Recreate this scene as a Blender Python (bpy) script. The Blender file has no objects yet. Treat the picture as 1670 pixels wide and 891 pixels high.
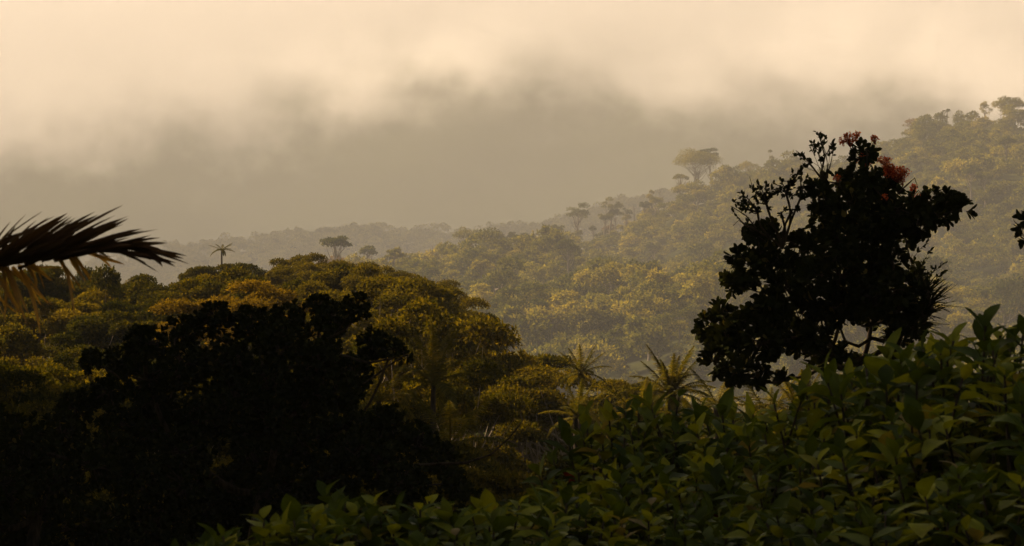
import bpy, math, random
import numpy as np
from mathutils import Vector, Matrix, noise

S = bpy.context.scene
C = S.collection
R = math.radians
PI = math.pi

# ------------------------------------------------------------------ camera
FPX = 5000.0                     # focal length in pixels of the 1670 wide photograph
HZ = 520.0                       # row of the eye level
cd = bpy.data.cameras.new('camera'); cam = bpy.data.objects.new('camera', cd); C.objects.link(cam)
cd.sensor_width = 36.0; cd.lens = 36.0 * FPX / 1670.0
PITCH = math.atan((HZ - 445.5) / FPX)
cam.location = (0, 0, 0); cam.rotation_euler = (PI / 2 + PITCH, 0, 0)
cd.clip_start = 0.5; cd.clip_end = 30000
cd.dof.use_dof = True; cd.dof.focus_distance = 70.0; cd.dof.aperture_fstop = 13.0
S.camera = cam

# ------------------------------------------------------------------ light
SUN_EL, SUN_AZ = R(37), R(-43)   # azimuth measured from +Y (view direction), negative = left
w = bpy.data.worlds.new('World'); S.world = w; w.use_nodes = True
nt = w.node_tree; bg = nt.nodes['Background']
sky = nt.nodes.new('ShaderNodeTexSky'); sky.sky_type = 'NISHITA'; sky.sun_disc = False
sky.sun_elevation = SUN_EL; sky.sun_rotation = SUN_AZ
sky.dust_density = 6.0; sky.air_density = 1.0; sky.ozone_density = 1.0
nt.links.new(sky.outputs['Color'], bg.inputs['Color']); bg.inputs['Strength'].default_value = 0.05
sd = bpy.data.lights.new('sun', 'SUN'); sun = bpy.data.objects.new('sun', sd); C.objects.link(sun)
sd.energy = 4.9; sd.angle = R(0.6); sd.color = (1.0, 0.84, 0.70)
dvec = Vector((math.sin(SUN_AZ) * math.cos(SUN_EL), math.cos(SUN_AZ) * math.cos(SUN_EL), math.sin(SUN_EL)))
sun.rotation_euler = dvec.to_track_quat('Z', 'Y').to_euler()
sun.location = dvec * 50

vs = S.view_settings
S.display_settings.display_device = 'sRGB'
vs.view_transform = 'Standard'; vs.look = 'None'; vs.gamma = 1.0; vs.use_curve_mapping = False
vs.exposure = 1.85
vs.use_white_balance = True; vs.white_balance_temperature = 7900; vs.white_balance_tint = 12
cy = S.cycles
cy.use_denoising = True
cy.max_bounces = 6; cy.diffuse_bounces = 2; cy.glossy_bounces = 1; cy.transmission_bounces = 3
cy.transparent_max_bounces = 4; cy.volume_bounces = 4
cy.volume_max_steps = 128
S.render.film_transparent = False

# ------------------------------------------------------------------ helpers
def tag(o, label=None, cat=None, group=None, kind=None):
    if label: o['label'] = label
    if cat: o['category'] = cat
    if group: o['group'] = group
    if kind: o['kind'] = kind
    return o

def ray(u, v):
    """direction with y component 1 through pixel (u, v) of the photograph"""
    x = (u - 835.0) / FPX; yy = (445.5 - v) / FPX
    c, s = math.cos(PITCH), math.sin(PITCH)
    d = (x, c - yy * s, s + yy * c)
    return (d[0] / d[1], 1.0, d[2] / d[1])

def at(u, v, Y):
    d = ray(u, v)
    return Vector((d[0] * Y, Y, d[2] * Y))

def mesh_from(name, V, F, mats, tint=None, smooth=False, matidx=None):
    """V (n,3) array, F list of arrays (m,k)"""
    me = bpy.data.meshes.new(name)
    V = np.asarray(V, dtype=np.float32)
    me.vertices.add(len(V)); me.vertices.foreach_set('co', V.ravel())
    F = [np.asarray(f, dtype=np.int32) for f in F if len(f)]
    nl = sum(f.size for f in F); npoly = sum(len(f) for f in F)
    me.loops.add(nl); me.polygons.add(npoly)
    me.loops.foreach_set('vertex_index', np.concatenate([f.ravel() for f in F]))
    tot = np.concatenate([np.full(len(f), f.shape[1], dtype=np.int32) for f in F])
    st = np.concatenate([[0], np.cumsum(tot)[:-1]]).astype(np.int32)
    me.polygons.foreach_set('loop_start', st)
    try: me.polygons.foreach_set('loop_total', tot)
    except Exception: pass
    if matidx is not None:
        me.polygons.foreach_set('material_index', np.asarray(matidx, dtype=np.int32))
    me.polygons.foreach_set('use_smooth', np.full(npoly, bool(smooth)))
    for m in (mats if isinstance(mats, (list, tuple)) else [mats]): me.materials.append(m)
    if tint is not None:
        a = me.attributes.new('tint', 'FLOAT', 'POINT'); a.data.foreach_set('value', np.asarray(tint, dtype=np.float32))
    me.update(calc_edges=True); me.validate()
    return me

def link(name, me, parent=None):
    o = bpy.data.objects.new(name, me); C.objects.link(o)
    if parent: o.parent = parent
    return o

def empty(name, loc=(0, 0, 0), rz=0.0):
    o = bpy.data.objects.new(name, None); C.objects.link(o)
    o.location = loc; o.rotation_euler = (0, 0, rz); o.empty_display_size = 0.3
    return o

class MB:
    """collects quads and triangles of several shapes into one mesh"""
    def __init__(s): s.V = []; s.Q = []; s.T = []; s.t = []; s.n = 0
    def add(s, V, Q=None, T=None, tint=0.5):
        V = np.asarray(V, float)
        if Q is not None and len(Q): s.Q.append(np.asarray(Q) + s.n)
        if T is not None and len(T): s.T.append(np.asarray(T) + s.n)
        s.V.append(V); s.t.append(np.full(len(V), tint) if np.isscalar(tint) else np.asarray(tint)); s.n += len(V)
    def tube(s, pts, rad, k=6, tint=0.5):
        pts = [Vector(p) for p in pts]; n = len(pts)
        V = []; a0 = None
        for i, p in enumerate(pts):
            d = (pts[min(i + 1, n - 1)] - pts[max(i - 1, 0)])
            if d.length < 1e-9: d = Vector((0, 0, 1))
            d.normalize()
            if a0 is None: a0 = d.orthogonal().normalized()
            a0 = (a0 - d * a0.dot(d)).normalized(); b = d.cross(a0)
            for j in range(k):
                q = 2 * PI * j / k
                V.append(p + (a0 * math.cos(q) + b * math.sin(q)) * rad[i])
        Q = [(i * k + j, i * k + (j + 1) % k, (i + 1) * k + (j + 1) % k, (i + 1) * k + j) for i in range(n - 1) for j in range(k)]
        V.append(pts[-1]); T = [((n - 1) * k + j, (n - 1) * k + (j + 1) % k, n * k) for j in range(k)]
        s.add([tuple(v) for v in V], Q, T, tint)
    def mesh(s, name, mats, smooth=False):
        Q = np.concatenate(s.Q) if s.Q else np.zeros((0, 4), int)
        T = np.concatenate(s.T) if s.T else np.zeros((0, 3), int)
        return mesh_from(name, np.concatenate(s.V), [Q, T], mats, np.concatenate(s.t), smooth)

def nrm(a): return a / np.maximum(np.linalg.norm(a, axis=1, keepdims=True), 1e-9)

def leaf_frames(D, N):
    D = nrm(D); N = N - D * np.sum(D * N, axis=1, keepdims=True); N = nrm(N)
    return D, N, np.cross(N, D)

def diamonds(P, D, N, L, W, rng):
    """n small folded leaves of one quad each"""
    D, N, B = leaf_frames(D, N); n = len(P)
    L = L[:, None]; W = W[:, None]
    V = np.empty((n, 4, 3))
    V[:, 0] = P; V[:, 1] = P + D * L * .45 + B * W * .5 + N * W * .15
    V[:, 2] = P + D * L - N * L * .12; V[:, 3] = P + D * L * .45 - B * W * .5 + N * W * .15
    Q = np.arange(n * 4).reshape(n, 4)
    return V.reshape(-1, 3), Q

BLADE = {
 'pointed': ([0, .1, .3, .52, .75, .9, 1.0], [.06, .42, .86, 1.0, .66, .26, .02]),
 'spoon':   ([0, .15, .4, .65, .85, 1.0], [.12, .3, .66, 1.0, .92, .25]),
 'strap':   ([0, .3, .6, .85, 1.0], [.8, 1.0, .85, .5, .03]),
}
def blades(P, D, N, L, W, shape='pointed', curl=.25, fold=.18, rng=None, wave=0.0):
    """n leaves with a midrib, a fold and a curl"""
    D, N, B = leaf_frames(D, N); n = len(P)
    ts, ws = BLADE[shape]; k = len(ts)
    V = np.empty((n, k * 3, 3))
    curl = np.full(n, curl) if np.isscalar(curl) else curl
    ph = rng.uniform(0, 6.28, n) if rng is not None else np.zeros(n)
    for i, (t, wd) in enumerate(zip(ts, ws)):
        mid = P + D * (L * t * (1 - .25 * np.abs(curl) * t))[:, None] - N * (L * curl * t * t)[:, None]
        half = (W * .5 * wd)[:, None]
        up = N * (W * fold * wd)[:, None]
        wv = N * (W * wave * np.sin(ph + t * 9))[:, None]
        V[:, i * 3] = mid + B * half + up + wv
        V[:, i * 3 + 1] = mid
        V[:, i * 3 + 2] = mid - B * half + up - wv
    q = []
    for i in range(k - 1):
        a = i * 3; b = a + 3
        q += [(a, a + 1, b + 1, b), (a + 1, a + 2, b + 2, b + 1)]
    Q = (np.array(q)[None] + (np.arange(n) * k * 3)[:, None, None]).reshape(-1, 4)
    return V.reshape(-1, 3), Q, k * 3

# ------------------------------------------------------------------ materials
def new_mat(name):
    m = bpy.data.materials.new(name); m.use_nodes = True; m.node_tree.nodes.clear()
    return m, m.node_tree

def leaf_mat(name, stops, trans=.35, gloss=.0, rough=.45, spread=.35, tcol=(1.25, 1.15, .35), veins=False):
    """leaf colour runs through the stops by leaf (tint attribute) and by plant (object random)"""
    m, t = new_mat(name); N = t.nodes; K = t.links
    at_ = N.new('ShaderNodeAttribute'); at_.attribute_name = 'tint'
    oi = N.new('ShaderNodeObjectInfo')
    ma = N.new('ShaderNodeMath'); ma.operation = 'MULTIPLY_ADD'; ma.inputs[1].default_value = spread; ma.inputs[2].default_value = -spread / 2
    K.new(oi.outputs['Random'], ma.inputs[0])
    ad = N.new('ShaderNodeMath'); ad.operation = 'ADD'; ad.use_clamp = True
    K.new(at_.outputs['Fac'], ad.inputs[0]); K.new(ma.outputs[0], ad.inputs[1])
    cr = N.new('ShaderNodeValToRGB'); e = cr.color_ramp.elements
    e[0].position = stops[0][0]; e[0].color = (*stops[0][1], 1)
    e[1].position = stops[-1][0]; e[1].color = (*stops[-1][1], 1)
    for p, c in stops[1:-1]:
        x = e.new(p); x.color = (*c, 1)
    K.new(ad.outputs[0], cr.inputs[0])
    col = cr.outputs[0]
    if veins:
        tc = N.new('ShaderNodeNewGeometry'); nz = N.new('ShaderNodeTexNoise'); nz.inputs['Scale'].default_value = 14; nz.inputs['Detail'].default_value = 3
        K.new(tc.outputs['Position'], nz.inputs['Vector'])
        mp = N.new('ShaderNodeMapRange'); mp.inputs[1].default_value = .3; mp.inputs[2].default_value = .7; mp.inputs[3].default_value = .65; mp.inputs[4].default_value = 1.25
        K.new(nz.outputs['Fac'], mp.inputs[0])
        mv = N.new('ShaderNodeVectorMath'); mv.operation = 'SCALE'; K.new(col, mv.inputs[0]); K.new(mp.outputs[0], mv.inputs['Scale']); col = mv.outputs[0]
    df = N.new('ShaderNodeBsdfDiffuse'); K.new(col, df.inputs['Color'])
    tr = N.new('ShaderNodeBsdfTranslucent')
    mu = N.new('ShaderNodeVectorMath'); mu.operation = 'MULTIPLY'; mu.inputs[1].default_value = tcol
    K.new(col, mu.inputs[0]); K.new(mu.outputs[0], tr.inputs['Color'])
    mx = N.new('ShaderNodeMixShader'); mx.inputs[0].default_value = trans
    K.new(df.outputs[0], mx.inputs[1]); K.new(tr.outputs[0], mx.inputs[2]); out = mx.outputs[0]
    if gloss > 0:
        gl = N.new('ShaderNodeBsdfGlossy'); gl.inputs['Roughness'].default_value = rough; gl.inputs['Color'].default_value = (.9, .9, .8, 1)
        m2 = N.new('ShaderNodeMixShader'); lw = N.new('ShaderNodeLayerWeight'); lw.inputs[0].default_value = .25; mg = N.new('ShaderNodeMath'); mg.operation = 'MULTIPLY_ADD'; mg.inputs[1].default_value = gloss; mg.inputs[2].default_value = gloss * .04; K.new(lw.outputs['Fresnel'], mg.inputs[0]); K.new(mg.outputs[0], m2.inputs[0])
        K.new(out, m2.inputs[1]); K.new(gl.outputs[0], m2.inputs[2]); out = m2.outputs[0]
    o = N.new('ShaderNodeOutputMaterial'); K.new(out, o.inputs['Surface'])
    return m

def bark_mat(name, c0, c1, scale):
    m, t = new_mat(name); N = t.nodes; K = t.links
    g = N.new('ShaderNodeNewGeometry')
    mp = N.new('ShaderNodeMapping'); mp.inputs['Scale'].default_value = (scale, scale, scale * .2)
    nz = N.new('ShaderNodeTexNoise'); nz.inputs['Scale'].default_value = 1; nz.inputs['Detail'].default_value = 5
    K.new(g.outputs['Position'], mp.inputs[0]); K.new(mp.outputs[0], nz.inputs['Vector'])
    cr = N.new('ShaderNodeValToRGB'); cr.color_ramp.elements[0].position = .35; cr.color_ramp.elements[0].color = (*c0, 1)
    cr.color_ramp.elements[1].position = .65; cr.color_ramp.elements[1].color = (*c1, 1); K.new(nz.outputs['Fac'], cr.inputs[0])
    df = N.new('ShaderNodeBsdfDiffuse'); K.new(cr.outputs[0], df.inputs['Color'])
    o = N.new('ShaderNodeOutputMaterial'); K.new(df.outputs[0], o.inputs['Surface'])
    return m

M = {}
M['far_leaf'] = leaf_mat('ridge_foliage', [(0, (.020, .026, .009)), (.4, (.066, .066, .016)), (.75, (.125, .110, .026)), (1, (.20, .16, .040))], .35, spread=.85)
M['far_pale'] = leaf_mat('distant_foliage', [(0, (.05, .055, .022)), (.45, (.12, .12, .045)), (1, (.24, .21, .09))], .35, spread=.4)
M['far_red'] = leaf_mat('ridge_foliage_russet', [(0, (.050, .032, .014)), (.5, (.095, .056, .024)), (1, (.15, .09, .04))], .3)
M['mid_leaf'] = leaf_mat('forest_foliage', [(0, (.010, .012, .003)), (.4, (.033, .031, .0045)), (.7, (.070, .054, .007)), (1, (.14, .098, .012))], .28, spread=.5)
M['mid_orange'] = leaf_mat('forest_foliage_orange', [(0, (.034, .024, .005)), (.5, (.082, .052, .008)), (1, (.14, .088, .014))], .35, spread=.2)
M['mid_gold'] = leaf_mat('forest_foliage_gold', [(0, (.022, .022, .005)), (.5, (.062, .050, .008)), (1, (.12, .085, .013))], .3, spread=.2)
M['palm_leaf'] = leaf_mat('palm_foliage', [(0, (.025, .026, .006)), (.5, (.058, .050, .009)), (1, (.12, .085, .02))], .35, gloss=0)
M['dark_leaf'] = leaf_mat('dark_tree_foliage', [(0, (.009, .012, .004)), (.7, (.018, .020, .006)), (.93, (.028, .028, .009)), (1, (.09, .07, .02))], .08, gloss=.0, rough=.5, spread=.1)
M['shrub_leaf'] = leaf_mat('shrub_foliage', [(0, (.014, .024, .004)), (.5, (.042, .060, .007)), (.9, (.17, .17, .016)), (.96, (.12, .09, .03)), (1, (.16, .12, .05))], .38, gloss=.05, rough=.42, spread=.25, veins=True)
M['red_leaf'] = leaf_mat('red_foliage', [(0, (.10, .012, .008)), (1, (.22, .04, .02))], .35)
M['flower'] = leaf_mat('red_flowers', [(0, (.20, .030, .014)), (.6, (.44, .085, .024)), (1, (.52, .17, .045))], .4, tcol=(1.2, 1, 1))
M['dry_frond'] = leaf_mat('palm_frond_brown', [(0, (.040, .022, .012)), (.6, (.070, .036, .018)), (1, (.30, .17, .08))], .25, gloss=.02)
M['dry_leaflet'] = leaf_mat('palm_leaflets_tan', [(0, (.10, .055, .022)), (.6, (.22, .12, .045)), (1, (.40, .23, .09))], .5, spread=.05)
M['bark'] = bark_mat('bark_pale', (.10, .075, .05), (.24, .19, .13), 8)
M['bark_far'] = bark_mat('bark_ridge', (.07, .055, .04), (.17, .14, .10), 1)
M['bark_dark'] = bark_mat('bark_dark', (.018, .014, .010), (.05, .038, .026), 20)

# ground material
m, t = new_mat('ground_cover_soil'); N = t.nodes; K = t.links
g = N.new('ShaderNodeNewGeometry'); nz = N.new('ShaderNodeTexNoise'); nz.inputs['Scale'].default_value = .08; nz.inputs['Detail'].default_value = 9
K.new(g.outputs['Position'], nz.inputs['Vector'])
cr = N.new('ShaderNodeValToRGB'); cr.color_ramp.elements[0].color = (.008, .010, .004, 1); cr.color_ramp.elements[0].position = .35
cr.color_ramp.elements[1].color = (.030, .030, .010, 1); cr.color_ramp.elements[1].position = .68
K.new(nz.outputs['Fac'], cr.inputs[0])
df = N.new('ShaderNodeBsdfDiffuse'); K.new(cr.outputs[0], df.inputs['Color'])
o = N.new('ShaderNodeOutputMaterial'); K.new(df.outputs[0], o.inputs['Surface']); M['ground'] = m
m, t = new_mat('mountain_forest'); N = t.nodes; K = t.links
g = N.new('ShaderNodeNewGeometry'); nz = N.new('ShaderNodeTexNoise'); nz.inputs['Scale'].default_value = .02; nz.inputs['Detail'].default_value = 6
K.new(g.outputs['Position'], nz.inputs['Vector'])
cr = N.new('ShaderNodeValToRGB'); cr.color_ramp.elements[0].color = (.018, .022, .010, 1); cr.color_ramp.elements[1].color = (.034, .038, .016, 1)
K.new(nz.outputs['Fac'], cr.inputs[0]); df = N.new('ShaderNodeBsdfDiffuse'); K.new(cr.outputs[0], df.inputs['Color'])
o = N.new('ShaderNodeOutputMaterial'); K.new(df.outputs[0], o.inputs['Surface']); M['mountain'] = m

# ------------------------------------------------------------------ terrain
NEAR_Y = [-160, -60, -25, -10, -4, 6, 16, 28, 45, 80, 120, 170, 260, 420, 620, 850]
NEAR_Z = [110, 62, 26, 4, -1.6, -1.8, -3.4, -6, -9, -11.5, -12, -14, -32, -58, -50, -22]  # first heights: unseen rise behind the camera, added to block sky light
CREST_U = [-1500, 0, 300, 450, 520, 600, 660, 700, 760, 850, 930, 1000, 1050, 1100, 1160, 1200, 1250, 1300, 1400, 1450, 1500, 1560, 1600, 1670, 1800, 2200, 4000]
CREST_V = [660, 600, 560, 530, 500, 482, 470, 456, 440, 430, 412, 390, 376, 358, 342, 330, 312, 312, 298, 274, 252, 238, 228, 214, 190, 130, 70]
RID_U = [-1500, 450, 560, 700, 850, 1000, 4000]
RID_R = [900, 900, 1000, 1150, 1300, 1450, 1550]
SEC_U = [-2000, 0, 200, 350, 450, 550, 620, 700, 800, 880, 950, 1010, 1070, 1120, 1300, 1700, 4000]
SEC_V = [500, 475, 450, 420, 405, 400, 398, 406, 402, 392, 378, 356, 340, 334, 316, 276, 216]
def fbm(x, y, s, o=3):
    return noise.fractal(Vector((x * s, y * s, 3.7)), 1.0, 2.0, o)
def height(x, y):
    z = float(np.interp(y, NEAR_Y, NEAR_Z))
    if y < 300:
        bump = math.exp(-((x + 9.0) / 26.0) ** 2) if x > -9 else 1.0
        z += bump * 8.5 * math.exp(-((y - 175) / 55.0) ** 2)
        z += .35 * fbm(x, y, .12) * min(1, max(0, (y - 6) / 20))
        return z
    u = x / y * FPX + 835
    if y > 450:
        rr = float(np.interp(u, RID_U, RID_R)); cv = float(np.interp(u, CREST_U, CREST_V))
        zc = (HZ - cv) / FPX * rr
        z0 = float(np.interp(y, NEAR_Y, NEAR_Z))
        if y <= rr:
            t = (y - 450) / (rr - 450)
            zl = (HZ - 606) / FPX * y
            f = max(0.0, (t - .28) / .72); f = f * f * (3 - 2 * f) * .55 + f * .45
            zz = zl + (zc - zl) * f
            k = min(1, (y - 450) / 300); z = z0 * (1 - k) + zz * k
        else:
            t = min(1, (y - rr) / 450); t = t * t * (3 - 2 * t)
            z = zc * (1 - t) + (-40) * t
        amp = 20 * min(1, (y - 450) / 300) * (1 - .88 * math.exp(-((y - rr) / 90) ** 2))
        z += amp * fbm(x, y, .006, 4)
        # spurs running down the slope
        z += 5 * math.sin(u * .018 + y * .004) * math.exp(-((y - (rr - 220)) / 180) ** 2)
    if y > 2000:
        zs = (HZ - float(np.interp(u, SEC_U, SEC_V))) / FPX * 2600
        t = max(0, 1 - abs(y - 2600) / 600.0); t = t * t * (3 - 2 * t)
        z = max(z, -40 + (zs + 40) * t + 3 * fbm(x, y, .004, 4))
    if y < 450:
        pass
    return z

ys = np.concatenate([np.linspace(-160, 0, 14), np.linspace(6, 60, 14), np.linspace(68, 300, 24), np.linspace(325, 800, 24), np.linspace(815, 1700, 64), np.linspace(1740, 3040, 42)])
sx = np.linspace(-1, 1, 181); sx = np.sign(sx) * (np.abs(sx) ** 1.6)
V = []
for y in ys:
    wd = 160 + max(0, y) * .42
    for s_ in sx: V.append((s_ * wd, y, height(s_ * wd, y)))
nx = len(sx); V = np.array(V)
Q = [(j * nx + i, j * nx + i + 1, (j + 1) * nx + i + 1, (j + 1) * nx + i) for j in range(len(ys) - 1) for i in range(nx - 1)]
ground = link('ground', mesh_from('ground', V, [np.array(Q)], M['ground'], smooth=True)); ground['kind'] = 'structure'
GZ = V[:, 2].min()

# far mountain, standing behind the haze box and inside the cloud bank
mx_ = np.linspace(-2900, 2900, 90); my_ = np.linspace(3140, 6400, 60); V = []
for y in my_:
    for x in mx_:
        base = np.interp(y, [3140, 3700, 4300, 5200, 6400], [-120, 40, 330, 640, 800])
        V.append((x, y, base + 90 * fbm(x, y, .0011, 5) * min(1, (y - 3140) / 600) + .04 * x))
n_ = len(mx_); Q = [(j * n_ + i, j * n_ + i + 1, (j + 1) * n_ + i + 1, (j + 1) * n_ + i) for j in range(len(my_) - 1) for i in range(n_ - 1)]
mo = link('mountain', mesh_from('mountain', np.array(V), [np.array(Q)], M['mountain'], smooth=True)); mo['kind'] = 'structure'

# ------------------------------------------------------------------ air: haze box and cloud bank
def box(name, x0, x1, y0, y1, z0, z1, mat):
    V = [(x, y, z) for z in (z0, z1) for y in (y0, y1) for x in (x0, x1)]
    F = [(0, 2, 3, 1), (4, 5, 7, 6), (0, 1, 5, 4), (2, 6, 7, 3), (0, 4, 6, 2), (1, 3, 7, 5)]
    return link(name, mesh_from(name, np.array(V), [np.array(F)], mat))
HAZE_D = 0.00025
m, t = new_mat('haze_air'); N = t.nodes; K = t.links
pv = N.new('ShaderNodeVolumePrincipled'); pv.inputs['Density'].default_value = HAZE_D
pv.inputs['Color'].default_value = (.52, .515, .475, 1); pv.inputs['Anisotropy'].default_value = -.3
o = N.new('ShaderNodeOutputMaterial'); K.new(pv.outputs[0], o.inputs['Volume'])
haze = box('haze', -1480, 1480, -170, 3060, GZ - 1, 190, m)
tag(haze, 'warm brown valley haze that fades the forested ridges', 'haze', kind='stuff')

MIST_D = .00009
m, t = new_mat('cloud_vapour'); N = t.nodes; K = t.links
tc = N.new('ShaderNodeNewGeometry'); sp = N.new('ShaderNodeSeparateXYZ'); K.new(tc.outputs['Position'], sp.inputs[0])
def math_(op, a, b=None, c=None, clamp=False):
    n = N.new('ShaderNodeMath'); n.operation = op; n.use_clamp = clamp
    for i, v in enumerate((a, b, c)):
        if v is None: continue
        if isinstance(v, (int, float)): n.inputs[i].default_value = v
        else: K.new(v, n.inputs[i])
    return n.outputs[0]
n1 = N.new('ShaderNodeTexNoise'); n1.inputs['Scale'].default_value = .0024; n1.inputs['Detail'].default_value = 2; n1.inputs['Roughness'].default_value = .55
n2 = N.new('ShaderNodeTexNoise'); n2.inputs['Scale'].default_value = .012; n2.inputs['Detail'].default_value = 5; n2.inputs['Roughness'].default_value = .6
mp = N.new('ShaderNodeMapping'); mp.inputs['Scale'].default_value = (1, .9, 1.15); K.new(tc.outputs['Position'], mp.inputs[0])
K.new(mp.outputs[0], n1.inputs['Vector']); K.new(mp.outputs[0], n2.inputs['Vector'])
# height of the cloud base over x (metres): low on the left, a high arch in the middle and right
basez = N.new('ShaderNodeValToRGB'); basez.color_ramp.interpolation = 'EASE'
el = basez.color_ramp.elements
BX = [(-1500, .42), (-640, .47), (-330, .49), (-150, .52), (60, .55), (150, .51), (300, .53), (460, .56), (570, .48), (1500, .45)]   # base height /500
el[0].position = 0; el[0].color = (BX[0][1],) * 3 + (1,); el[1].position = 1; el[1].color = (BX[-1][1],) * 3 + (1,)
for bx, bz in BX[1:-1]:
    e_ = el.new((bx + 1500) / 3000.0); e_.color = (bz, bz, bz, 1)
K.new(math_('MULTIPLY_ADD', sp.outputs['X'], 1 / 3000.0, .5, True), basez.inputs[0])
zb = math_('MULTIPLY_ADD', basez.outputs[0], 500.0, -40.0)
h0 = math_('SUBTRACT', sp.outputs['Z'], zb)
h1 = math_('MULTIPLY_ADD', math_('SUBTRACT', n1.outputs['Fac'], .5), 260.0, h0)
h2 = math_('MULTIPLY_ADD', math_('SUBTRACT', n2.outputs['Fac'], .5), 260.0, h1)
n3 = N.new('ShaderNodeTexNoise'); n3.inputs['Scale'].default_value = .038; n3.inputs['Detail'].default_value = 4; n3.inputs['Roughness'].default_value = .65
K.new(mp.outputs[0], n3.inputs['Vector'])
h2 = math_('MULTIPLY_ADD', math_('SUBTRACT', n3.outputs['Fac'], .5), 120.0, h2)
r_ = N.new('ShaderNodeMapRange'); r_.interpolation_type = 'SMOOTHSTEP'
r_.inputs['From Min'].default_value = -10; r_.inputs['From Max'].default_value = 100
r_.inputs['To Min'].default_value = 0.00008; r_.inputs['To Max'].default_value = .0052; K.new(h2, r_.inputs['Value'])
yf = N.new('ShaderNodeMapRange'); yf.interpolation_type = 'SMOOTHSTEP'; yf.inputs['From Min'].default_value = 3480; yf.inputs['From Max'].default_value = 3760; yf.inputs['To Min'].default_value = 1; yf.inputs['To Max'].default_value = 0
K.new(sp.outputs['Y'], yf.inputs['Value'])
dens = math_('MAXIMUM', math_('MULTIPLY', r_.outputs[0], yf.outputs[0]), MIST_D)
pv = N.new('ShaderNodeVolumePrincipled'); K.new(dens, pv.inputs['Density'])
pv.inputs['Color'].default_value = (.98, .97, .95, 1); pv.inputs['Anisotropy'].default_value = .4
o = N.new('ShaderNodeOutputMaterial'); K.new(pv.outputs[0], o.inputs['Volume'])
m.cycles.volume_step_rate = .15 if hasattr(m.cycles, 'volume_step_rate') else 1
cloud = box('cloud_bank', -2950, 2950, 3110, 6450, -300, 1000, m)
tag(cloud, 'cream cloud bank wrapped around the top of the far mountain', 'cloud', kind='stuff')

# ------------------------------------------------------------------ tree builder
def curved(p0, p1, sag, rng, n=5):
    p0 = np.array(p0, float); p1 = np.array(p1, float)
    out = []
    L = np.linalg.norm(p1 - p0); off = rng.normal(0, 1, 3) * L * .06
    for i in range(n + 1):
        t = i / n
        q = p0 * (1 - t) + p1 * t
        q = q + off * math.sin(PI * t) + np.array((0, 0, -sag * L * math.sin(PI * t) * (1 - t)))
        out.append(q)
    return out

def gen_tree(seed, H, rx, rz, zc, nclump, cr, nleaf, leaf, trunk_r, flat=.6, sides=5, droop=.15, tmul=1.0, pack=.5, fork=.45, up=.5, cn=0.0):
    """returns (trunk MB, crown arrays). crown is an ellipsoid (rx, rx, rz) centred at height zc, made of leafy clumps on limbs"""
    rng = np.random.default_rng(seed)
    tb = MB(); P = []; D = []; Nn = []; T = []
    lean = rng.normal(0, .04, 2) * H
    top = np.array((lean[0], lean[1], zc + rz * .2))
    path = [np.array((0, 0, -.06 * H))] + [np.array((lean[0] * t * t, lean[1] * t * t, t * top[2])) + np.append(rng.normal(0, .008 * H, 2), 0) for t in (.15, .35, .55, .8, 1)]
    tb.tube(path, [trunk_r * a for a in (1.5, 1.05, .9, .8, .5, .25)], sides, .5)
    for c in range(nclump):
        th = c * 2.39996 + rng.uniform(-.5, .5); q = rng.uniform(pack, 1) ** .6
        el_ = math.asin(np.clip(rng.uniform(-.35, 1.0), -1, 1))
        cc = np.array((math.cos(th) * math.cos(el_) * rx * q, math.sin(th) * math.cos(el_) * rx * q, zc + math.sin(el_) * rz * q)) + np.append(lean, 0) * .8
        r = cr * rng.uniform(.65, 1.3)
        ft = rng.uniform(fork, .95); st = np.array((lean[0] * ft * ft, lean[1] * ft * ft, ft * top[2]))
        if st[2] > cc[2]: st = np.array((lean[0] * .2, lean[1] * .2, max(.3 * top[2], cc[2] - r)))
        tb.tube(curved(st, cc - np.array((0, 0, r * .25)), droop, rng), [trunk_r * a for a in (.42, .34, .27, .2, .13, .05)], max(3, sides - 2), .5)
        n = int(nleaf * (r / cr) ** 2)
        v = nrm(rng.normal(0, 1, (n, 3))); v[:, 2] = np.where(v[:, 2] < -.25, -v[:, 2], v[:, 2])
        rad = r * rng.uniform(.45, 1.05, n) ** .7
        # knobbly outline: radius modulated by a few random lobes
        lob = nrm(rng.normal(0, 1, (5, 3))); rad *= .72 + .38 * np.max(v @ lob.T, axis=1)
        p = cc + v * rad[:, None] * np.array((1, 1, flat))
        d = v * .6 + rng.normal(0, .6, (n, 3)); d[:, 2] -= droop
        nn = v * .8 + np.array((0, 0, up * .8)) + rng.normal(0, .32, (n, 3)) + cn * nrm((p - np.array((0, 0, zc - rz * .5))) / np.array((rx, rx, rz * 1.5)))
        P.append(p); D.append(d); Nn.append(nn)
        T.append(np.clip(rng.normal(.45, .18, n) + rng.normal(0, .12), 0, 1))
    P = np.concatenate(P); D = np.concatenate(D); Nn = np.concatenate(Nn); T = np.concatenate(T)
    n = len(P); L = leaf * rng.uniform(.7, 1.3, n)
    Vv, Qq = diamonds(P, D, Nn, L, L * .62 * rng.uniform(.8, 1.2, n), rng)
    return tb, Vv, Qq, np.repeat(T, 4)

def tree_data(name, mat, bark, **k):
    tb, Vv, Qq, T = gen_tree(**k)
    return (tb.mesh(name + '_trunk', bark, True), mesh_from(name + '_crown', Vv, [Qq], mat, T), k['H'])

def put_tree(data, name, loc, rz, sc, label, cat='tree', group=None, parts=True):
    root = empty(name, loc, rz); root.scale = sc if hasattr(sc, '__len__') else (sc,) * 3
    link('trunk', data[0], root); link('crown', data[1], root)
    tag(root, label, cat, group); return root

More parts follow.
